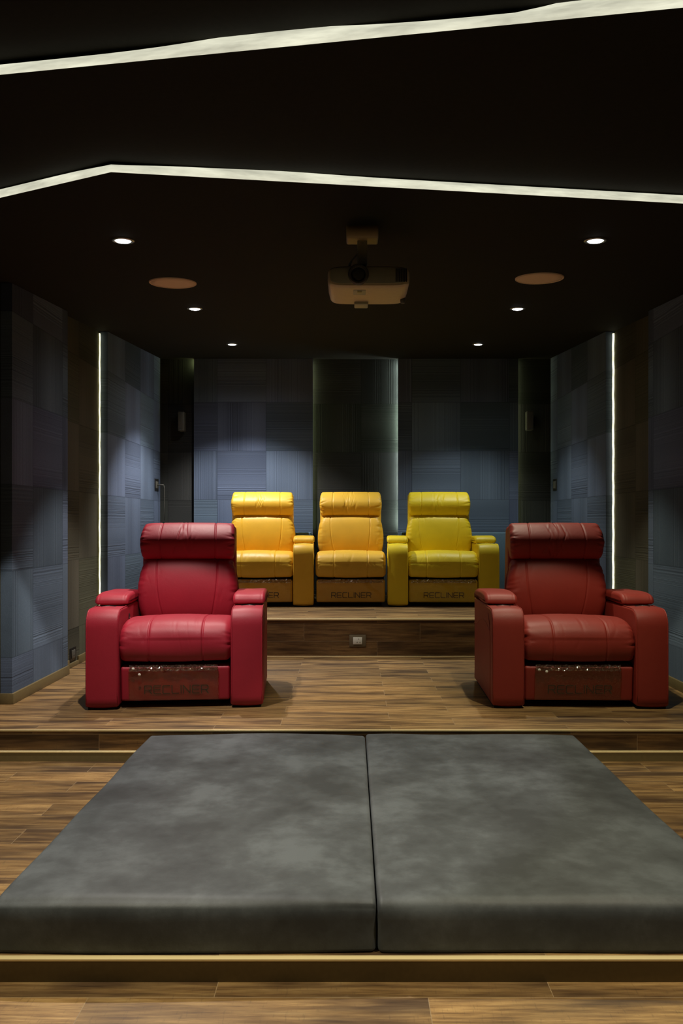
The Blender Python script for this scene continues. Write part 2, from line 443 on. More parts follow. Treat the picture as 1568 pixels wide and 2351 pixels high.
# ceiling: three leaves stepping up towards the viewer, a glowing diffuser in each step
H1, H2 = 0.040, 0.082
def on_ceil(px, py, h):
    D = F * (1.012 + h) / ((1200 - py) - SL * F)
    return ((px - 805) * D / F, D)
def ext(p, q, X):     # extend line p->q to x = X
    t = (X - p[0]) / (q[0] - p[0]); return (X, p[1] + (q[1] - p[1]) * t)
e2 = [on_ceil(0, 455, 0), on_ceil(255, 396, 0), on_ceil(1568, 468, 0)]
edge2 = [ext(e2[0], e2[1], XL)] + [e2[1]] + [ext(e2[1], e2[2], XR)]
e1 = [on_ceil(0, 173, H1), on_ceil(1568, 19, H1)]
edge1 = [ext(e1[0], e1[1], XL), ext(e1[0], e1[1], XR)]
def ceil_leaf(name, front, back, h):
    bm = bmesh.new(); pts = front + back[::-1]
    a = [bm.verts.new((x, y, cz(y, h))) for x, y in pts]
    b = [bm.verts.new((x, y, cz(y, h) + 0.03)) for x, y in pts]
    bm.faces.new(a); bm.faces.new(b[::-1]); n = len(a)
    for i in range(n): bm.faces.new((a[i], b[i], b[(i + 1) % n], a[(i + 1) % n]))
    return struct(link(name, bm, M['ceil'], smooth=False))
ceil_leaf('ceiling', edge2, [(XL, YB), (XR, YB)], 0)
ceil_leaf('ceiling', edge1, [(x, y + 0.1) for x, y in edge2], H1)
ceil_leaf('ceiling', [(XL, -1.2), (XR, -1.2)], [(x, y + 0.1) for x, y in edge1], H2)

def cove(poly, h0, hfun, label):
    """a glowing stretched diffuser set on the edge of a ceiling leaf; its upper hem wanders"""
    bm = bmesh.new(); lo, hi = [], []
    pts = []
    for a, b in zip(poly, poly[1:]):
        n = 60
        for k in range(n + (b is poly[-1])):
            t = k / n; pts.append((a[0] + (b[0] - a[0]) * t, a[1] + (b[1] - a[1]) * t))
    prev = None
    ox, oy = pts[0]
    rows = []
    for x, y in pts:
        z0 = cz(y, h0) + 0.001; hh = hfun(x)
        y1 = y - 0.003
        rows.append([bm.verts.new((x, y1, z0)), bm.verts.new((x, y1 - 0.004 - 0.003 * math.sin(x * 23), z0 + hh * .5)),
                     bm.verts.new((x, y1 + 0.002, z0 + hh)), bm.verts.new((x, y1 + 0.004, z0 + hh)), bm.verts.new((x, y1 + 0.002, z0))])
    for a, b in zip(rows, rows[1:]):
        for k in range(5): bm.faces.new((a[k], a[(k + 1) % 5], b[(k + 1) % 5], b[k]))
    bm.faces.new(rows[0]); bm.faces.new(rows[-1])
    return tag(link('cove_light', bm, M['cove']), label, 'led light', 'glowing coves in the black ceiling')
gs = lambda x, c, w: math.exp(-((x - c) / w) ** 2)
cove(edge2, 0.0, lambda x: 0.033 + 0.005 * gs(x, -0.25, .25) - 0.006 * gs(x, -0.84, .12), 'bent yellow-white light line in the black ceiling just above the projector')
cove(edge1, H1, lambda x: 0.028 + 0.018 * gs(x, -0.20, .26) + 0.020 * max(0, min(1, (x - .42) / .12)), 'straight yellow-white light line slanting across the very top of the ceiling')

# ------------------------------------------------------------ carpet panels, skirting, LED strips
def panel(side, y0, y1, label):
    x0, x1 = (XL + .003, PL) if side == 'L' else (PR, XR - .003)
    ym = (y0 + y1) / 2; bm = bmesh.new()
    z0 = Z1 if y0 < Y12 else Z2
    zz = Z0 - .0
    def zf(y): return Z1 if y < Y12 else Z2
    pts = [(y0, z0), (y1, z0), (y1, cz(y1) - .002), (y0, cz(y0) - .002)]
    ox = (x0 + x1) / 2
    a = [bm.verts.new((x0 - ox, y - ym, z - z0)) for y, z in pts]; b = [bm.verts.new((x1 - ox, y - ym, z - z0)) for y, z in pts]
    bm.faces.new(a); bm.faces.new(b[::-1])
    for i in range(4): bm.faces.new((a[i], b[i], b[(i + 1) % 4], a[(i + 1) % 4]))
    o = link('acoustic_panel', bm, M['tile_' + side], None, (ox, ym, z0), smooth=False)
    return tag(o, label, 'wall panel', 'blue carpet tile wall panels')
panel('L', 4.68, 5.60, 'blue-grey carpet tile panel at the left edge, nearest on the left wall')
panel('L', 6.52, 8.32, 'blue-grey carpet tile panel on left wall between yellow light line and back corner')
panel('R', 4.68, 5.59, 'dark blue carpet tile panel at the right edge beside the right red recliner')
panel('R', 6.52, 8.32, 'dark blue carpet tile panel on right wall between light line and back corner')
def bpanel(px0, px1, label):
    x0 = (px0 - 805) / 219.0; x1 = (px1 - 805) / 219.0
    bm = bmesh.new(); xm = (x0 + x1) / 2; ht = cz(PB) - 0.002 - Z2
    box(bm, x0 - xm, x1 - xm, 0, 0.025, 0, ht); box(bm, x0 - xm + .045, x1 - xm - .045, 0.024, YB - PB - .002, 0, ht)
    o = link('acoustic_panel', bm, M['tile_B'], None, (xm, PB, Z2), smooth=False)
    return tag(o, label, 'wall panel', 'blue carpet tile wall panels'), x0, x1
_, bl0, bl1 = bpanel(445, 718, 'wide blue-grey carpet tile panel on back wall behind the left yellow recliner')
_, br0, br1 = bpanel(914, 1190, 'wide dark blue carpet tile panel on back wall behind the right yellow recliner')
# low fabric ledges at the foot of the back panels
def ledge(x0, x1, label):
    o = boxed('fabric_ledge', M['ledge'], (x0, x1, PB - 0.30, PB, Z2, 0.966), 0.012, seg=3)
    tag(o, label, 'ledge', 'fabric ledges behind the yellow recliners')
ledge(bl0, bl1 - 0.01, 'low blue fabric ledge below back panel, seen left of the middle yellow recliner')
ledge(br0 + 0.02, PR, 'low teal-blue fabric ledge against back wall right of the yellow recliners')

def skirt(n, b): struct(boxed(n, M['skirt'], b, 0.002))
HB = 0.062
skirt('baseboard_left', (XL, PL + 0.014, 4.666, 5.60, 0, HB))
skirt('baseboard_left', (XL, XL + 0.014, 5.60, 5.80, 0, HB))
skirt('baseboard_left', (XL, XL + 0.014, 5.80, 6.00, 0, HB - .03))
skirt('baseboard_left', (XL, XL + 0.014, 6.00, Y12, 0, HB))
skirt('baseboard_left', (XL, PL + 0.014, 6.52, 8.32, Z2, Z2 + HB))
skirt('baseboard_left', (XL, XL + 0.014, 0.0, 4.666, Z1 if False else -0.155, -0.155 + HB)) if False else None
skirt('baseboard_right', (PR - 0.014, XR, 4.666, 5.59, 0, HB))
skirt('baseboard_right', (XR - 0.014, XR, 5.59, Y12, 0, HB))
skirt('baseboard_right', (PR - 0.014, XR, 6.52, 8.32, Z2, Z2 + HB))

def led_strip(x, y, z0, z1, w, d, mat, label, wavy=0.0):
    bm = bmesh.new(); rows = []; n = 70
    for k in range(n + 1):
        z = z0 + (z1 - z0) * k / n
        dx = wavy * math.sin(z * 19 + x) * .6 + wavy * .5 * math.sin(z * 47)
        rows.append([bm.verts.new((a + dx, b, z - z0)) for a, b in ((-w, -d), (w, -d), (w, d), (-w, d))])
    for a, b in zip(rows, rows[1:]):
        for k in range(4): bm.faces.new((a[k], a[(k + 1) % 4], b[(k + 1) % 4], b[k]))
    bm.faces.new(rows[0]); bm.faces.new(rows[-1])
    return tag(link('led_strip', bm, mat, None, (x, y, z0)), label, 'led light', 'vertical led strips beside the wall panels')
led_strip(XL + 0.012, 6.50, Z2 + 0.0, cz(6.5) - 0.02, 0.004, 0.006, M['led'], 'thin vertical yellow light line on the left wall beside the blue panel', 0.0016)
M['led_r'] = emit('side_led_right', (1.0, 0.95, 0.60), LED_SIDE_R, 0.25)
led_strip(XR - 0.016, 6.50, Z2 + 0.0, cz(6.5) - 0.02, 0.0065, 0.006, M['led_r'], 'thin vertical yellow light line on the right wall behind the right red recliner', 0.0016)
M['led_b'] = emit('back_led', (0.80, 0.95, 0.85), 38.0, 0.5)
M['led_bd'] = emit('back_led_dim', (0.80, 0.85, 0.45), 6.0)
M['led_bt'] = emit('back_led_tip', (0.85, 0.95, 0.40), 45.0, 0.2)
led_strip(br0 + 0.030, PB + 0.042, 0.99, cz(PB) - 0.02, 0.010, 0.012, M['led_b'], 'pale vertical glow strip at left side of the right back panel, above middle recliner')
led_strip(bl1 - 0.030, PB + 0.042, 0.99, cz(PB) - 0.02, 0.010, 0.012, M['led_bd'], 'faint vertical glow strip at right side of the left back panel')
led_strip(br1 - 0.030, PB + 0.042, 0.99, cz(PB) - 0.02, 0.010, 0.012, M['led_bd'], 'faint vertical glow strip at right side of the right back panel')
led_strip(bl0 + 0.030, PB + 0.042, cz(PB) - 0.06, cz(PB) - 0.01, 0.010, 0.012, M['led_bt'], 'short greenish glow at the ceiling end of the far left back recess')

# ------------------------------------------------------------ downlights
def downlight(i, x, y, watts, colr, half, blend, aim, label):
    z = cz(y, 0.0 if y > 3.3 else H2 if y < 1.5 or x < -1 and y < 1.9 else H1)
    r = thing('ceiling_downlight', label, 'downlight', (x, y, z), 0, 'white downlights in the black ceiling')
    r.rotation_euler = (math.atan(SL), 0, 0)
    bm = bmesh.new()
    lathe(bm, [(0.036, 0.010), (0.037, -0.001), (0.040, -0.004), (0.052, -0.003), (0.054, 0.000), (0.054, 0.006), (0.036, 0.010)], 40)
    link('trim_ring', bm, M['metal'], r)
    bm = bmesh.new(); lathe(bm, [(0, 0.004), (0.0365, 0.004), (0.0365, -0.002), (0.031, -0.006), (0.018, -0.009), (0, -0.010)], 40)
    link('lamp_face', bm, M['bulb'], r)
    ld = bpy.data.lights.new('lamp_beam', 'SPOT'); ld.energy = watts; ld.color = colr
    ld.spot_size = math.radians(2 * half); ld.spot_blend = blend; ld.shadow_soft_size = 0.025
    lo = bpy.data.objects.new('lamp_beam', ld); COL.objects.link(lo); lo.parent = r
    lo.location = (0, 0, -0.03); lo.rotation_euler = (-math.atan(SL) + aim[1], aim[0], 0)
    if y > 5:      # the dim wide spill of the same lamp
        l2 = bpy.data.lights.new('lamp_spill', 'SPOT'); l2.energy = watts * SPILL; l2.color = colr
        l2.spot_size = math.radians(160); l2.spot_blend = 0.9; l2.shadow_soft_size = 0.03
        lo2 = bpy.data.objects.new('lamp_spill', l2); COL.objects.link(lo2); lo2.parent = r; lo2.location = (0, 0, -0.03)
lab = ['white downlight nearest on the left, above the left red recliner',
       'white downlight nearest on the right, above the right red recliner',
       'white downlight in the middle of the left row, beside the left ceiling speaker',
       'white downlight in the middle of the right row, below the right ceiling speaker',
       'smallest white downlight at the back of the left row, near the back wall',
       'smallest white downlight at the back of the right row, near the back wall',
       'added fill downlight over the left side of the grey floor mattress, past the photo frame',
       'added fill downlight over the right side of the grey floor mattress, past the photo frame',
       'added fill downlight over the left of the lowest floor, past the photo frame',
       'added fill downlight over the right of the lowest floor, past the photo frame']
for i, a in enumerate(SPOTS): downlight(i, *a, lab[i])

# ceiling speakers
def ceiling_speaker(x, y, label):
    r = thing('ceiling_speaker', label, 'speaker', (x, y, cz(y)), 0, 'round ceiling speakers')
    r.rotation_euler = (math.atan(SL), 0, 0)
    bm = bmesh.new(); lathe(bm, [(0, 0.0), (0.128, 0.0), (0.128, -0.006), (0.09, -0.008), (0, -0.009)], 56)
    link('grille', bm, M['spk'], r)
    bm = bmesh.new(); lathe(bm, [(0.128, 0.0), (0.128, -0.007), (0.131, -0.009), (0.136, -0.006), (0.137, 0.0)], 56)
    link('rim', bm, M['spk'], r)
ceiling_speaker(-1.043, 4.67, 'round beige ceiling speaker left of the projector')
ceiling_speaker(1.079, 4.55, 'round beige ceiling speaker right of the projector')

# ------------------------------------------------------------ projector
def projector():
    px, py = 0.052, 3.56
    zt = cz(3.53)
    r = thing('ceiling_projector', 'beige projector hanging from the black ceiling on a short post', 'projector', (px, py, zt))
    # plate (open tray with rounded lower corners)
    pr = roundpoly([(-0.050, -0.055, 0.016), (0.050, -0.055, 0.016), (0.050, 0.0, 0), (-0.050, 0.0, 0)], 0.02)
    roll('ceiling_plate', pr, 0.071, 0.008, M['beige'], r, nx=8)
    bm = bmesh.new(); zb_ = CZ + 1.150 - zt
    box(bm, -0.022, 0.022, -0.016, 0.016, zb_, -0.05, 0.006)
    link('post', bm, M['beige_d'], r, angle=40)
    bm = bmesh.new(); box(bm, -0.018, 0.018, -0.014, 0.014, zb_ - 0.02, zb_, 0.004); box(bm, -0.06, 0.06, -0.05, 0.05, zb_ - 0.026, zb_ - 0.018, 0.003)
    link('swivel', bm, M['black'], r, angle=40)
    # body: superellipse outline in x/z, swept back in y with rounded edges
    bx = 0.027; zc_ = CZ + 1.080 - zt
    bm = bmesh.new(); rings = []
    def outline(s, sz, n=72):
        out = []
        for k in range(n):
            a = 2 * PI * k / n; c, d = math.cos(a), math.sin(a)
            e = 0.42 if d > 0 else 0.36
            out.append((s * math.copysign(abs(c) ** e, c), sz * math.copysign(abs(d) ** e, d)))
        return out
    hw, hz = 0.180, 0.048
    st = [(-0.075, .90, .72), (-0.074, .955, .86), (-0.066, .985, .95), (-0.05, 1, 1), (0.10, 1, 1), (0.19, .98, .98), (0.215, .95, .93), (0.225, .86, .8)]
    for yy, k, kz in st:
        rings.append([bm.verts.new((bx + x * k, yy, zc_ + z * kz)) for x, z in outline(hw, hz)])
    n = len(rings[0])
    for a, b in zip(rings, rings[1:]):
        for k in range(n): bm.faces.new((a[k], a[(k + 1) % n], b[(k + 1) % n], b[k]))
    bm.faces.new(rings[0]); bm.faces.new(rings[-1])
    body = link('body', bm, M['beige'], r, angle=50)
    bm = bmesh.new()    # darker front fascia above the lower shell
    rr = []
    for yy, k in ((-0.079, .93), (-0.080, .90)):
        rr.append([bm.verts.new((bx + x * k, yy, zc_ + 0.002 + z * (.74 if yy > -.0795 else .70))) for x, z in outline(hw, hz)])
    back = [bm.verts.new((v.co.x, -0.066, v.co.z)) for v in rr[0]]
    for a, b in ((back, rr[0]), (rr[0], rr[1])):
        for k in range(n): bm.faces.new((a[k], a[(k + 1) % n], b[(k + 1) % n], b[k]))
    bm.faces.new(rr[1])
    link('fascia', bm, M['beige_d'], body, angle=50)
    MX = Matrix.Translation((-0.018, -0.078, zc_ + 0.004)) @ Matrix.Rotation(PI / 2, 4, 'X')
    bm = bmesh.new(); lathe(bm, [(0.045, -0.006), (0.045, 0.010), (0.041, 0.015), (0.034, 0.015), (0.031, 0.006), (0.031, -0.004)], 40, MX)
    lens = link('lens_ring', bm, M['grey'], r, angle=40)
    bm = bmesh.new(); lathe(bm, [(0, 0.011), (0.018, 0.009), (0.032, 0.004), (0.032, 0), (0, 0)], 32, MX); link('lens_glass', bm, M['glass'], lens)
    bm = bmesh.new()
    for k in range(7): box(bm, 0.145 + k * 0.0075, 0.149 + k * 0.0075, -0.0835, -0.078, zc_ - 0.028, zc_ + 0.030)
    link('vent', bm, M['black'], r, smooth=False)
    bm = bmesh.new(); box(bm, -0.040, 0.015, -0.03, 0.045, zc_ - hz - 0.0015, zc_ - hz + 0.004, 0.001); lb = link('bottom_hatch', bm, M['beige_d'], r)
    bm = bmesh.new(); box(bm, -0.022, -0.002, -0.02, 0.0, zc_ - hz - 0.003, zc_ - hz - 0.001); link('hatch_slot', bm, M['black'], lb, smooth=False)
    bm = bmesh.new(); box(bm, -0.035, 0.030, 0.160, 0.235, zc_ - hz - 0.012, zc_ - hz + 0.01, 0.006); link('foot', bm, M['beige_d'], r, angle=40)
    bm = bmesh.new(); lathe(bm, [(0, -0.012), (0.010, -0.012), (0.012, 0), (0.012, 0.012)], 20, Matrix.Translation((0.19, 0.14, zc_ - hz + 0.0))); link('foot', bm, M['grey'], r)
    bm = bmesh.new(); tube(bm, [(-0.020, 0.01, zb_ + 0.055), (-0.045, 0.03, zb_ + 0.035), (-0.058, 0.05, zb_ + 0.015), (-0.062, 0.08, zb_ - 0.02)], [0.003, 0.004, 0.007, 0.007]); link('cable', bm, M['beige_d'], r)
projector()

# ------------------------------------------------------------ lettering
def letters(word, w, h, sw):
    """flat squared capitals drawn as strokes in the x/z plane, centred"""
    G = {
        'R': [[(0, 0), (0, 1), (.85, 1), (1, .88), (1, .58), (.85, .46), (0, .46)], [(.62, .46), (1, 0)]],
        'E': [[(1, 1), (.12, 1), (0, .88), (0, .12), (.12, 0), (1, 0)], [(0, .5), (.92, .5)]],
        'C': [[(1, 1), (.12, 1), (0, .88), (0, .12), (.12, 0), (1, 0)]],
        'L': [[(0, 1), (0, .12), (.12, 0), (1, 0)]],
        'I': [[(0, 0), (0, 1)]],
        'N': [[(0, 0), (0, 1), (1, 0), (1, 1)]],
    }
    wid = {'I': 0.0}
    gap = .34
    total = sum(wid.get(c, 1.0) for c in word) + gap * (len(word) - 1)
    u = w / total
    bm = bmesh.new(); x = -w / 2
    for c in word:
        cw = wid.get(c, 1.0) * u
        for st in G[c]:
            P = [Vector((x + a * cw, b * h)) for a, b in st]
            for p, q in zip(P, P[1:]):
                d = (q - p).normalized(); nn = Vector((-d.y, d.x)) * sw / 2; e = d * sw * .5
                a1, a2, a3, a4 = p - e + nn, q + e + nn, q + e - nn, p - e - nn
                vs = [bm.verts.new((v.x, 0, v.y)) for v in (a1, a2, a3, a4)]
                vb = [bm.verts.new((v.x, .0012, v.y)) for v in (a1, a2, a3, a4)]
                bm.faces.new(vs); bm.faces.new(vb[::-1])
                for k in range(4): bm.faces.new((vs[k], vb[k], vb[(k + 1) % 4], vs[(k + 1) % 4]))
        x += cw + gap * u
    return bm

# ------------------------------------------------------------ recliners
SW = 0.314           # half width of seat
AW = 0.093           # half width of an arm
def wrinkler(seed, xs, amp, zr, n=26, wide=0.012, ends=None, ea=0.0):
    """small radial puckers: around centres xs, and at the two ends"""
    rg = random.Random(seed); ks = []
    for _ in range(n):
        c = rg.choice(xs) + rg.gauss(0, .03)
        ks.append((c, rg.uniform(*zr), rg.uniform(.004, wide), rg.uniform(.02, .05), rg.uniform(-1, .35) * amp, rg.uniform(-.5, .5)))
    es = []
    if ends:
        for s in (-1, 1):
            for _ in range(ends[1]):
                es.append((s, rg.uniform(*zr), rg.uniform(.004, .009), rg.uniform(.02, .055), rg.uniform(.5, 1) * ea, rg.uniform(-.35, .35)))
    def f(x, y, z):
        v = 0.0
        for c, zc, wx, wz, a, sl in ks:
            d = (x - c - sl * (z - zc)) / wx
            if abs(d) < 3:
                q = (z - zc) / wz
                if abs(q) < 3: v += a * math.exp(-d * d - q * q)
        for s, zc, wz, L, a, sl in es:
            dx = ends[0] - s * x
            if dx < L * 2.5:
                q = (z - zc - sl * dx) / wz
                if abs(q) < 3: v -= a * math.exp(-q * q - (dx / L) ** 2)
        return v
    return f

def arm(root, xc, mats, button_side=0, seamside=0, lidw=1.0, seed=0):
    lm = mats['leather']
    pr = roundpoly([(0.0, 0.018, 0.012), (0.002, 0.47, 0.06), (0.075, 0.562, 0.07), (0.78, 0.560, 0.02), (0.78, 0.018, 0.012)][::1], 0.03, 10)
    # smoother shoulder
    pr = [Vector((0.79, 0.018)), Vector((0.01, 0.018)), Vector((0.0, 0.03))]
    for k in range(12): pr.append(Vector((0.0, 0.03 + 0.43 * (k + 1) / 12)))
    for k in range(1, 19):
        a = PI / 2 * k / 18 - 1e-9
        pr.append(Vector((0.09 * (1 - math.cos(a) ** .85), 0.46 + 0.105 * math.sin(a) ** 0.85)))
    for k in range(1, 16): pr.append(Vector((0.09 + 0.69 * k / 15, 0.565)))
    pr += [Vector((0.788, 0.558)), Vector((0.79, 0.55)), Vector((0.79, 0.3)), Vector((0.79, 0.10))]
    bul = lambda x, y, z: 0.007 * math.cos(x / AW * PI / 2) * (1 if y < .2 else .25)
    A = roll('armrest', pr, AW, 0.012, lm, root, nx=14, disp=bul, loc=(xc, 0, 0))
    # piping along the front panel's two edges
    for s in (-1, 1):
        bm = bmesh.new(); xx = s * (AW - 0.007)
        pts = [(xx, 0.003, 0.03)] + [(xx, 0.0005, 0.03 + 0.43 * k / 8) for k in range(1, 9)]
        for k in range(1, 15):
            a = PI / 2 * k / 14 - 1e-9; pts.append((xx, 0.09 * (1 - math.cos(a) ** .85) + .001, 0.46 + 0.105 * math.sin(a) ** 0.85))
        pts.append((xx, 0.26, 0.567))
        tube(bm, pts, 0.0032, 8); link('piping', bm, lm, A)
    if seamside:
        bm = bmesh.new(); xx = seamside * (AW + 0.0002)
        tube(bm, [(xx, 0.075, 0.03), (xx, 0.075, 0.2), (xx, 0.078, 0.40), (xx, 0.10, 0.48), (xx, 0.16, 0.53)], 0.0028, 6)
        tube(bm, [(xx, 0.079, 0.435), (xx, 0.13, 0.440), (xx, 0.25, 0.465), (xx, 0.38, 0.47), (xx, 0.5, 0.45), (xx, 0.64, 0.41), (xx, 0.785, 0.395)], 0.0028, 6)
        link('side_seam', bm, mats['leather'], A)
    # cup holder
    bm = bmesh.new(); lathe(bm, [(0.0, 0.001), (0.034, 0.001), (0.037, 0.003)], 32, Matrix.Translation((0, 0.175, 0.568)))
    ch = link('cup_holder', bm, M['black'], A)
    bm = bmesh.new(); lathe(bm, [(0.036, 0), (0.036, 0.003), (0.038, 0.004), (0.043, 0.003), (0.044, -0.002)], 32, Matrix.Translation((0, 0.175, 0.568)))
    ch2 = link('cup_rim', bm, M['black'], A)
    # padded lid
    lp = catmull([(0.255, 0.572), (0.240, 0.592), (0.256, 0.620), (0.30, 0.634), (0.40, 0.638), (0.55, 0.636), (0.70, 0.630), (0.755, 0.612), (0.765, 0.585), (0.74, 0.570), (0.5, 0.568), (0.35, 0.568)], 6)
    roll('armrest_pad', lp, AW * 1.06 * lidw, 0.024, lm, A, nx=24,
         seams=[(-AW * .80, .002, .003), (AW * .80, .002, .003)], disp=lambda x, y, z: 0.0015 * math.sin(17 * y + 30 * x + seed))
    if button_side:
        bm = bmesh.new(); xx = button_side * (AW + 0.001)
        RM = Matrix.Translation((xx, 0.30, 0.492)) @ Matrix.Rotation(button_side * PI / 2, 4, 'Y')
        lathe(bm, [(0, 0.004), (0.010, 0.004), (0.014, 0.002), (0.015, 0)], 24, RM, 1.7)
        bt = link('control_button', bm, M['black'], A)
        bt['label'] = 'black oval recline control with a chrome dot'
        bm = bmesh.new(); lathe(bm, [(0, 0.007), (0.006, 0.006), (0.007, 0.004)], 20, RM); link('chrome_dot', bm, M['chrome'], A)
    bm = bmesh.new(); box(bm, -AW + .012, AW - .012, 0.02, 0.76, 0, 0.02); link('foot_plinth', bm, M['rubber'], A, smooth=False)
    return A

def recliner(label, loc, rz, lmat, ink, film, arms, group, seed, stickers=(), text_w=0.357, film_box=(-.19, .26, .045, .235), fill=False, seamside=0):
    r = thing('recliner_chair', label, 'recliner', loc, rz, group)
    mats = {'leather': lmat}
    # footrest panel
    fp = roundpoly([(0.040, 0.040, 0.014), (0.026, 0.238, 0.020), (0.115, 0.246, 0.01), (0.115, 0.040, 0.01)], 0.03)
    foot = roll('footrest', fp, SW - 0.004, 0.014, lmat, r, nx=60, disp=wrinkler(seed + 1, [-.2, 0, .2], .0015, (.05, .24), 14, .02))
    # lettering on the panel
    bm = letters('RECLINER', text_w, 0.045, 0.0055)
    yl = 0.0335
    lt = link('lettering', bm, ink, foot, (0.015 if fill else 0.005, yl, 0.083), smooth=False)
    lt.rotation_euler = (math.atan(0.014 / 0.2), 0, 0)
    # clear film over the panel
    rg = random.Random(seed)
    x0, x1, z0, z1 = film_box
    nxx, nzz = 60, 28
    ph = [(rg.uniform(10, 60), rg.uniform(10, 60), rg.uniform(0, 6), rg.uniform(.0003, .0011)) for _ in range(9)]
    bm = bmesh.new(); g = []
    for j in range(nzz + 1):
        row = []
        for i in range(nxx + 1):
            x = x0 + (x1 - x0) * i / nxx; z = z0 + (z1 - z0) * j / nzz
            d = sum(a * math.sin(kx * x + kz * z + p) for kx, kz, p, a in ph)
            tt = max(0, (j / nzz - .72)) / .28
            d += tt * 0.0035 * rg.uniform(-1, 1)
            y = 0.040 - 0.014 * (z - .04) / .2 - 0.0065 - 0.0012 + d - .002 * tt
            row.append(bm.verts.new((x, y, z)))
        g.append(row)
    for a, b in zip(g, g[1:]):
        for i in range(nxx): bm.faces.new((a[i], a[i + 1], b[i + 1], b[i]))
    bmesh.ops.solidify(bm, geom=bm.faces[:], thickness=0.0004)
    fl = link('plastic_film', bm, film, foot); fl['label'] = 'wrinkled transparent protective film'
    # crumpled film edge tucked under the seat
    bm = bmesh.new(); g = []
    for j in range(7):
        row = []
        for i in range(71):
            x = x0 * .98 + (x1 - x0) * .98 * i / 70
            z = 0.216 + 0.032 * j / 6 + rg.uniform(-.003, .003)
            y = 0.012 + 0.002 * j + rg.uniform(-.006, .006)
            row.append(bm.verts.new((x, y, z)))
        g.append(row)
    for a, b in zip(g, g[1:]):
        for i in range(70): bm.faces.new((a[i], a[i + 1], b[i + 1], b[i]))
    bmesh.ops.solidify(bm, geom=bm.faces[:], thickness=0.0004)
    link('crumpled_film_edge', bm, M['crumple'], foot, smooth=False)
    for sx, sz in stickers:
        bm = bmesh.new(); lathe(bm, [(0, 0.002), (0.0065, 0.002), (0.008, 0)], 20, Matrix.Translation((sx, 0.006, sz)) @ Matrix.Rotation(PI / 2, 4, 'X'))
        lathe(bm, [(0, 0.003), (0.0025, 0.003), (0.003, 0.001)], 12, Matrix.Translation((sx, 0.0055, sz)) @ Matrix.Rotation(PI / 2, 4, 'X'))
        link('round_sticker', bm, M['sticker'], foot)
    # seat cushion
    sp_ = catmull([(0.055, 0.268), (0.020, 0.285), (0.002, 0.335), (0.004, 0.395), (0.028, 0.450), (0.085, 0.484), (0.20, 0.496), (0.36, 0.490), (0.52, 0.474), (0.62, 0.455), (0.65, 0.40), (0.60, 0.32), (0.40, 0.275), (0.20, 0.265)], 8)
    w1 = wrinkler(seed + 2, [-.15, .155, 0], .0018, (.36, .5), 24, .014, (SW + .003, 13), .006)
    def sd(x, y, z):
        return w1(x, y, z) + 0.010 * (1 - (x / SW) ** 2) * (1 if z > .4 else .5) + 0.0012 * math.sin(13 * x + 5 * z * 6)
    roll('seat_cushion', sp_, SW + .003, 0.036, lmat, r, seams=[(-.150, .0055, .0048), (.155, .0055, .0048)], disp=sd, nx=170)
    # back cushion
    bp_ = catmull([(0.605, 0.43), (0.565, 0.50), (0.548, 0.60), (0.552, 0.70), (0.572, 0.785), (0.610, 0.828), (0.665, 0.835), (0.71, 0.79), (0.73, 0.65), (0.72, 0.50), (0.66, 0.43)], 10)
    def wfb(y, z):
        t = max(0, min(1, (z - .43) / .4))
        return 0.96 + 0.075 * math.sin(PI * min(1, t * 1.05)) ** 0.9 - 0.03 * t
    w2 = wrinkler(seed + 3, [-.2, .2], .0016, (.55, .82), 16, .014, (SW, 16), .0075)
    xl = lambda y, z: -0.160 - 0.052 * (z - .45) / .37
    xr = lambda y, z: 0.155 + 0.050 * (z - .45) / .37
    roll('back_cushion', bp_, SW, 0.052, lmat, r, seams=[(xl, .0050, .0045), (xr, .0050, .0045)], wf=wfb,
         disp=lambda x, y, z: w2(x, y, z) + .012 * (1 - (x / SW) ** 2) * (1 if y < .62 else 0), nx=170)
    # headrest roll
    hp = catmull([(0.622, 0.828), (0.585, 0.840), (0.562, 0.875), (0.546, 0.930), (0.556, 0.975), (0.596, 1.020), (0.645, 1.054), (0.690, 1.058), (0.724, 1.015), (0.735, 0.93), (0.725, 0.85), (0.67, 0.825)], 9)
    w3 = wrinkler(seed + 4, [-.03, .02, .0, -.01], .0042, (.86, 1.06), 30, .010, (.30, 12), .006)
    roll('headrest', hp, 0.302, 0.026, lmat, r, seams=[(-.175, .0050, .0045), (.178, .0050, .0045)],
         wf=lambda y, z: 0.965 + 0.035 * math.sin(PI * max(0, min(1, (z - .82) / .25))), disp=lambda x, y, z: w3(x, y, z) + .004 * (1 - (x / .3) ** 2), nx=170)
    # back shell
    bs = roundpoly([(0.655, 0.10, 0.02), (0.655, 0.98, 0.03), (0.705, 1.045, 0.02), (0.765, 1.03, 0.03), (0.83, 0.45, 0.02), (0.83, 0.10, 0.02)], 0.05)
    roll('back_shell', bs, 0.300, 0.02, lmat, r, nx=10)
    # base between the arms
    bm = bmesh.new(); box(bm, -SW + .01, SW - .01, 0.125, 0.80, 0.05, 0.27); link('seat_base', bm, M['rubber'], r, smooth=False)
    bm = bmesh.new(); box(bm, -SW + .03, SW - .03, 0.16, 0.78, 0.0, 0.06); link('foot_plinth', bm, M['rubber'], r, smooth=False)
    for s in arms:
        arm(r, s * (SW + AW + 0.002), mats, button_side=(1 if s < 0 else 0), seamside=s, seed=seed + s, lidw=1.0)
    return r

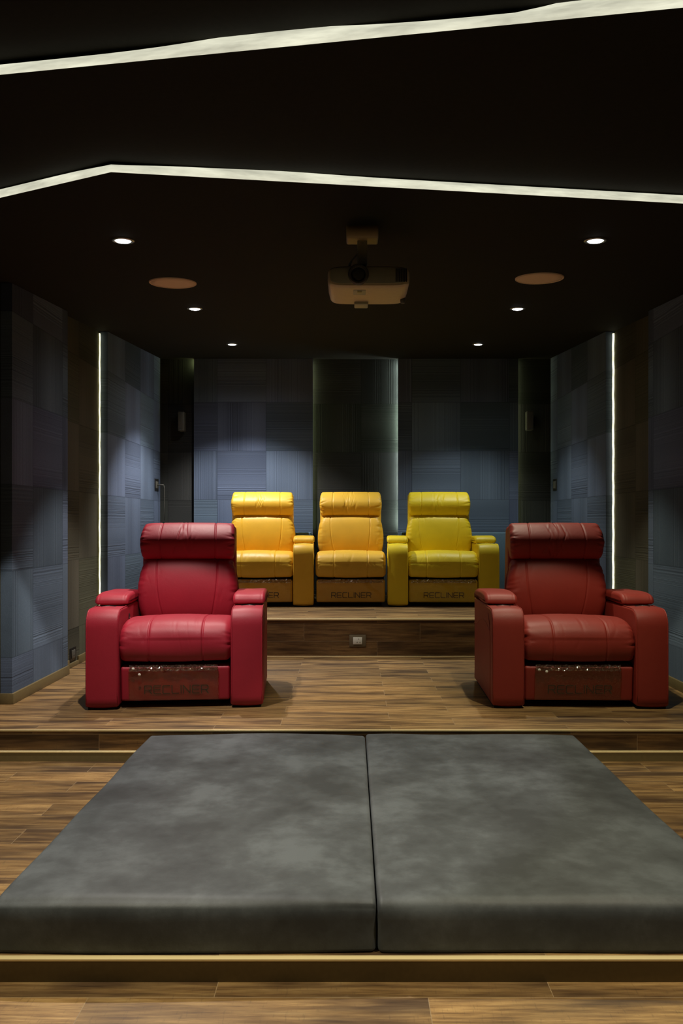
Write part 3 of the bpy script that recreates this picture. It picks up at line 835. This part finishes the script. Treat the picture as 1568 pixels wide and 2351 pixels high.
RED_L = leather('crimson_leather', (0.32, 0.010, 0.026), 0.54)  # the two red hues partly carry the tint of the light
RED_R = leather('brick_red_leather', (0.26, 0.023, 0.014), 0.55)
YEL_L = leather('golden_yellow_leather', (0.78, 0.46, 0.035), 0.46)  # hue shift along the yellow row partly stands in for coloured light
YEL_M = leather('amber_yellow_leather', (0.70, 0.41, 0.035), 0.50)
YEL_R = leather('lemon_yellow_leather', (0.80, 0.60, 0.018), 0.48)

recliner('crimson red leather recliner standing alone on the left of the wooden platform', (-1.005, 4.55, 0), math.radians(4.3),
         RED_L, M['ink_red'], M['film_red'], (-1, 1), 'red leather recliners', 11, stickers=((-.235, .232), (-.200, .198)),
         text_w=0.36, film_box=(-.265, .245, .045, .232))
recliner('brick red leather recliner standing alone on the right of the wooden platform', (1.313, 4.55, 0), math.radians(-1.5),
         RED_R, M['ink_red'], M['film_red'], (-1, 1), 'red leather recliners', 23, stickers=((-.232, .222), (-.190, .212)),
         text_w=0.36, film_box=(-.255, .240, .045, .232))
GY = 'yellow leather recliners in the back row'
YY = 7.17
recliner('golden yellow leather recliner at the left end of the back row', (-0.835, YY - 0.01, Z2), math.radians(2.4), YEL_L, M['ink'], M['film'], (-1, 1), GY, 31, film_box=(-.30, .30, .045, .235))
recliner('amber yellow leather recliner in the middle of the back row', (0.0, YY, Z2), 0, YEL_M, M['ink'], M['film'], (), GY, 47, film_box=(-.30, .30, .045, .235))
recliner('lemon yellow leather recliner at the right end of the back row', (0.835, YY - 0.01, Z2), math.radians(-2.4), YEL_R, M['ink'], M['film'], (-1, 1), GY, 59, film_box=(-.30, .30, .045, .235))

# ------------------------------------------------------------ floor mattresses
def mattress(x0, x1, label, seed):
    L = Y13 - 0.029 - (Y30 + 0.02); H = 0.146
    xc = (x0 + x1) / 2; hw = (x1 - x0) / 2
    pr = roundpoly([(0, 0, 0.012), (0, H, 0.055), (L, H, 0.02), (L, 0, 0.012)], 0.035, 9)
    rg = random.Random(seed)
    ws = [(rg.uniform(1, 5), rg.uniform(1, 5), rg.uniform(0, 6)) for _ in range(5)]
    def d(x, y, z):
        v = sum(0.0016 * math.sin(a * x * 2 + b * y * 2 + p) for a, b, p in ws)
        if z < H * .9 and y < .1: v += 0.005 * math.sin(3.1 * x + seed) * (z / H) + .004 * math.cos(x / hw * PI / 2)
        e = (hw - abs(x)) / .10
        if e < 3 and z > .05: v -= 0.006 * math.exp(-e * e)
        return v
    o = roll('floor_mattress', pr, hw, 0.016, M['mat'], None, nx=110, disp=d, loc=(xc, Y30 + 0.02, Z3))
    tag(o, label, 'mattress', 'grey floor mattresses')
mattress(-1.022, 0.073, 'grey suede floor mattress, left half of the pair in front of the platform', 3)
mattress(0.077, 1.140, 'grey suede floor mattress, right half of the pair in front of the platform', 5)

# ------------------------------------------------------------ sockets, switches, wall speakers
def plate(label, name, cat, loc, rz, w, h, inner, mf, mi, holes=True, group='sockets and switches'):
    """wall plate facing local -y"""
    r = thing(name, label, cat, loc, rz, group)
    bm = bmesh.new(); t = w * .055
    box(bm, -w / 2, w / 2, -.004, 0, 0, h, .001)
    fr = link('cover_plate', bm, mf, r, angle=40)
    iw, ih = inner
    bm = bmesh.new(); box(bm, -iw / 2, iw / 2, -.009, -.003, (h - ih) / 2, (h + ih) / 2, .002)
    ins = link('switch_insert', bm, mi, r, angle=40)
    if holes:
        for hx, hz in ((.12, .25), (-.05, -.2), (.25, -.2)):
            bm = bmesh.new()
            lathe(bm, [(0, .0008), (.0032, .0008), (.0034, 0)], 12, Matrix.Translation((hx * iw, -.009, h / 2 + hz * ih)) @ Matrix.Rotation(PI / 2, 4, 'X'))
            link('pin_hole', bm, M['black'], ins)
    return r
plate('white power socket in a bronze frame on the riser below the yellow recliners', 'power_socket', 'socket',
      ((821 - 805) / 289.0, Y12 - 0.006, CZ - (1484 - 1200) / 289.0), 0, 0.130, 0.094, (0.072, 0.056), M['socket_frame'], M['white'])
plate('dark power socket low on the left wall behind the left red recliner', 'power_socket', 'socket',
      (XL, 5.90, 0.045), -PI / 2 + PI, 0.13, 0.095, (0.072, 0.060), M['black'], M['grey'])
s_l = plate('dark switch plate on left wall panel near the back corner', 'wall_switch', 'switch',
      (PL, 8.16, CZ + (1200 - 1128) / 222.0), PI / 2, 0.16, 0.125, (0.09, 0.07), M['black'], M['grey'], False)
bm = bmesh.new(); tube(bm, [(0, -0.008, 0.06), (0, -0.04, 0.062), (0.0, -0.075, 0.062)], .006); tube(bm, [(0, -0.075, 0.062), (.0, -0.082, 0.03), (0, -0.083, -0.12), (0, -0.083, -0.30)], .0025)
link('pull_cord', bm, M['grey'], s_l)
plate('dark switch plate on right wall panel near the back corner', 'wall_switch', 'switch',
      (PR, 8.14, CZ + (1200 - 1127) / 224.0), -PI / 2, 0.15, 0.12, (0.09, 0.075), M['black'], M['grey'], False)

def wall_speaker(x, z, s, label):
    r = thing('wall_speaker', label, 'speaker', (x, YB, z), 0, 'small speakers on the back wall')
    bm = bmesh.new(); box(bm, -.034, .034, -.15, -.05, 0, .20, .010, 3); link('cabinet', bm, M['grey'], r, angle=40)
    bm = bmesh.new(); box(bm, -.029, .029, -.154, -.149, .03, .192, .004); link('grille', bm, M['grey'], r, angle=40)
    bm = bmesh.new(); box(bm, -.012, .012, -.155, -.150, .011, .017, .001); link('badge', bm, M['chrome'], r, angle=40)
    bm = bmesh.new(); box(bm, -s * .052, -s * .02, -.05, 0, .03, .16, .004); tube(bm, [(0, -.06, .1), (-s * .03, -.03, .1), (-s * .03, 0, .1)], .012); link('bracket', bm, M['black'], r, angle=40)
wall_speaker((417 - 805) / 220.0, CZ + (1200 - 990) / 220.0, 1, 'small box speaker on the back wall in the left corner recess')
wall_speaker((1216 - 805) / 220.0, CZ + (1200 - 988) / 220.0, -1, 'small box speaker on the back wall in the right corner recess')
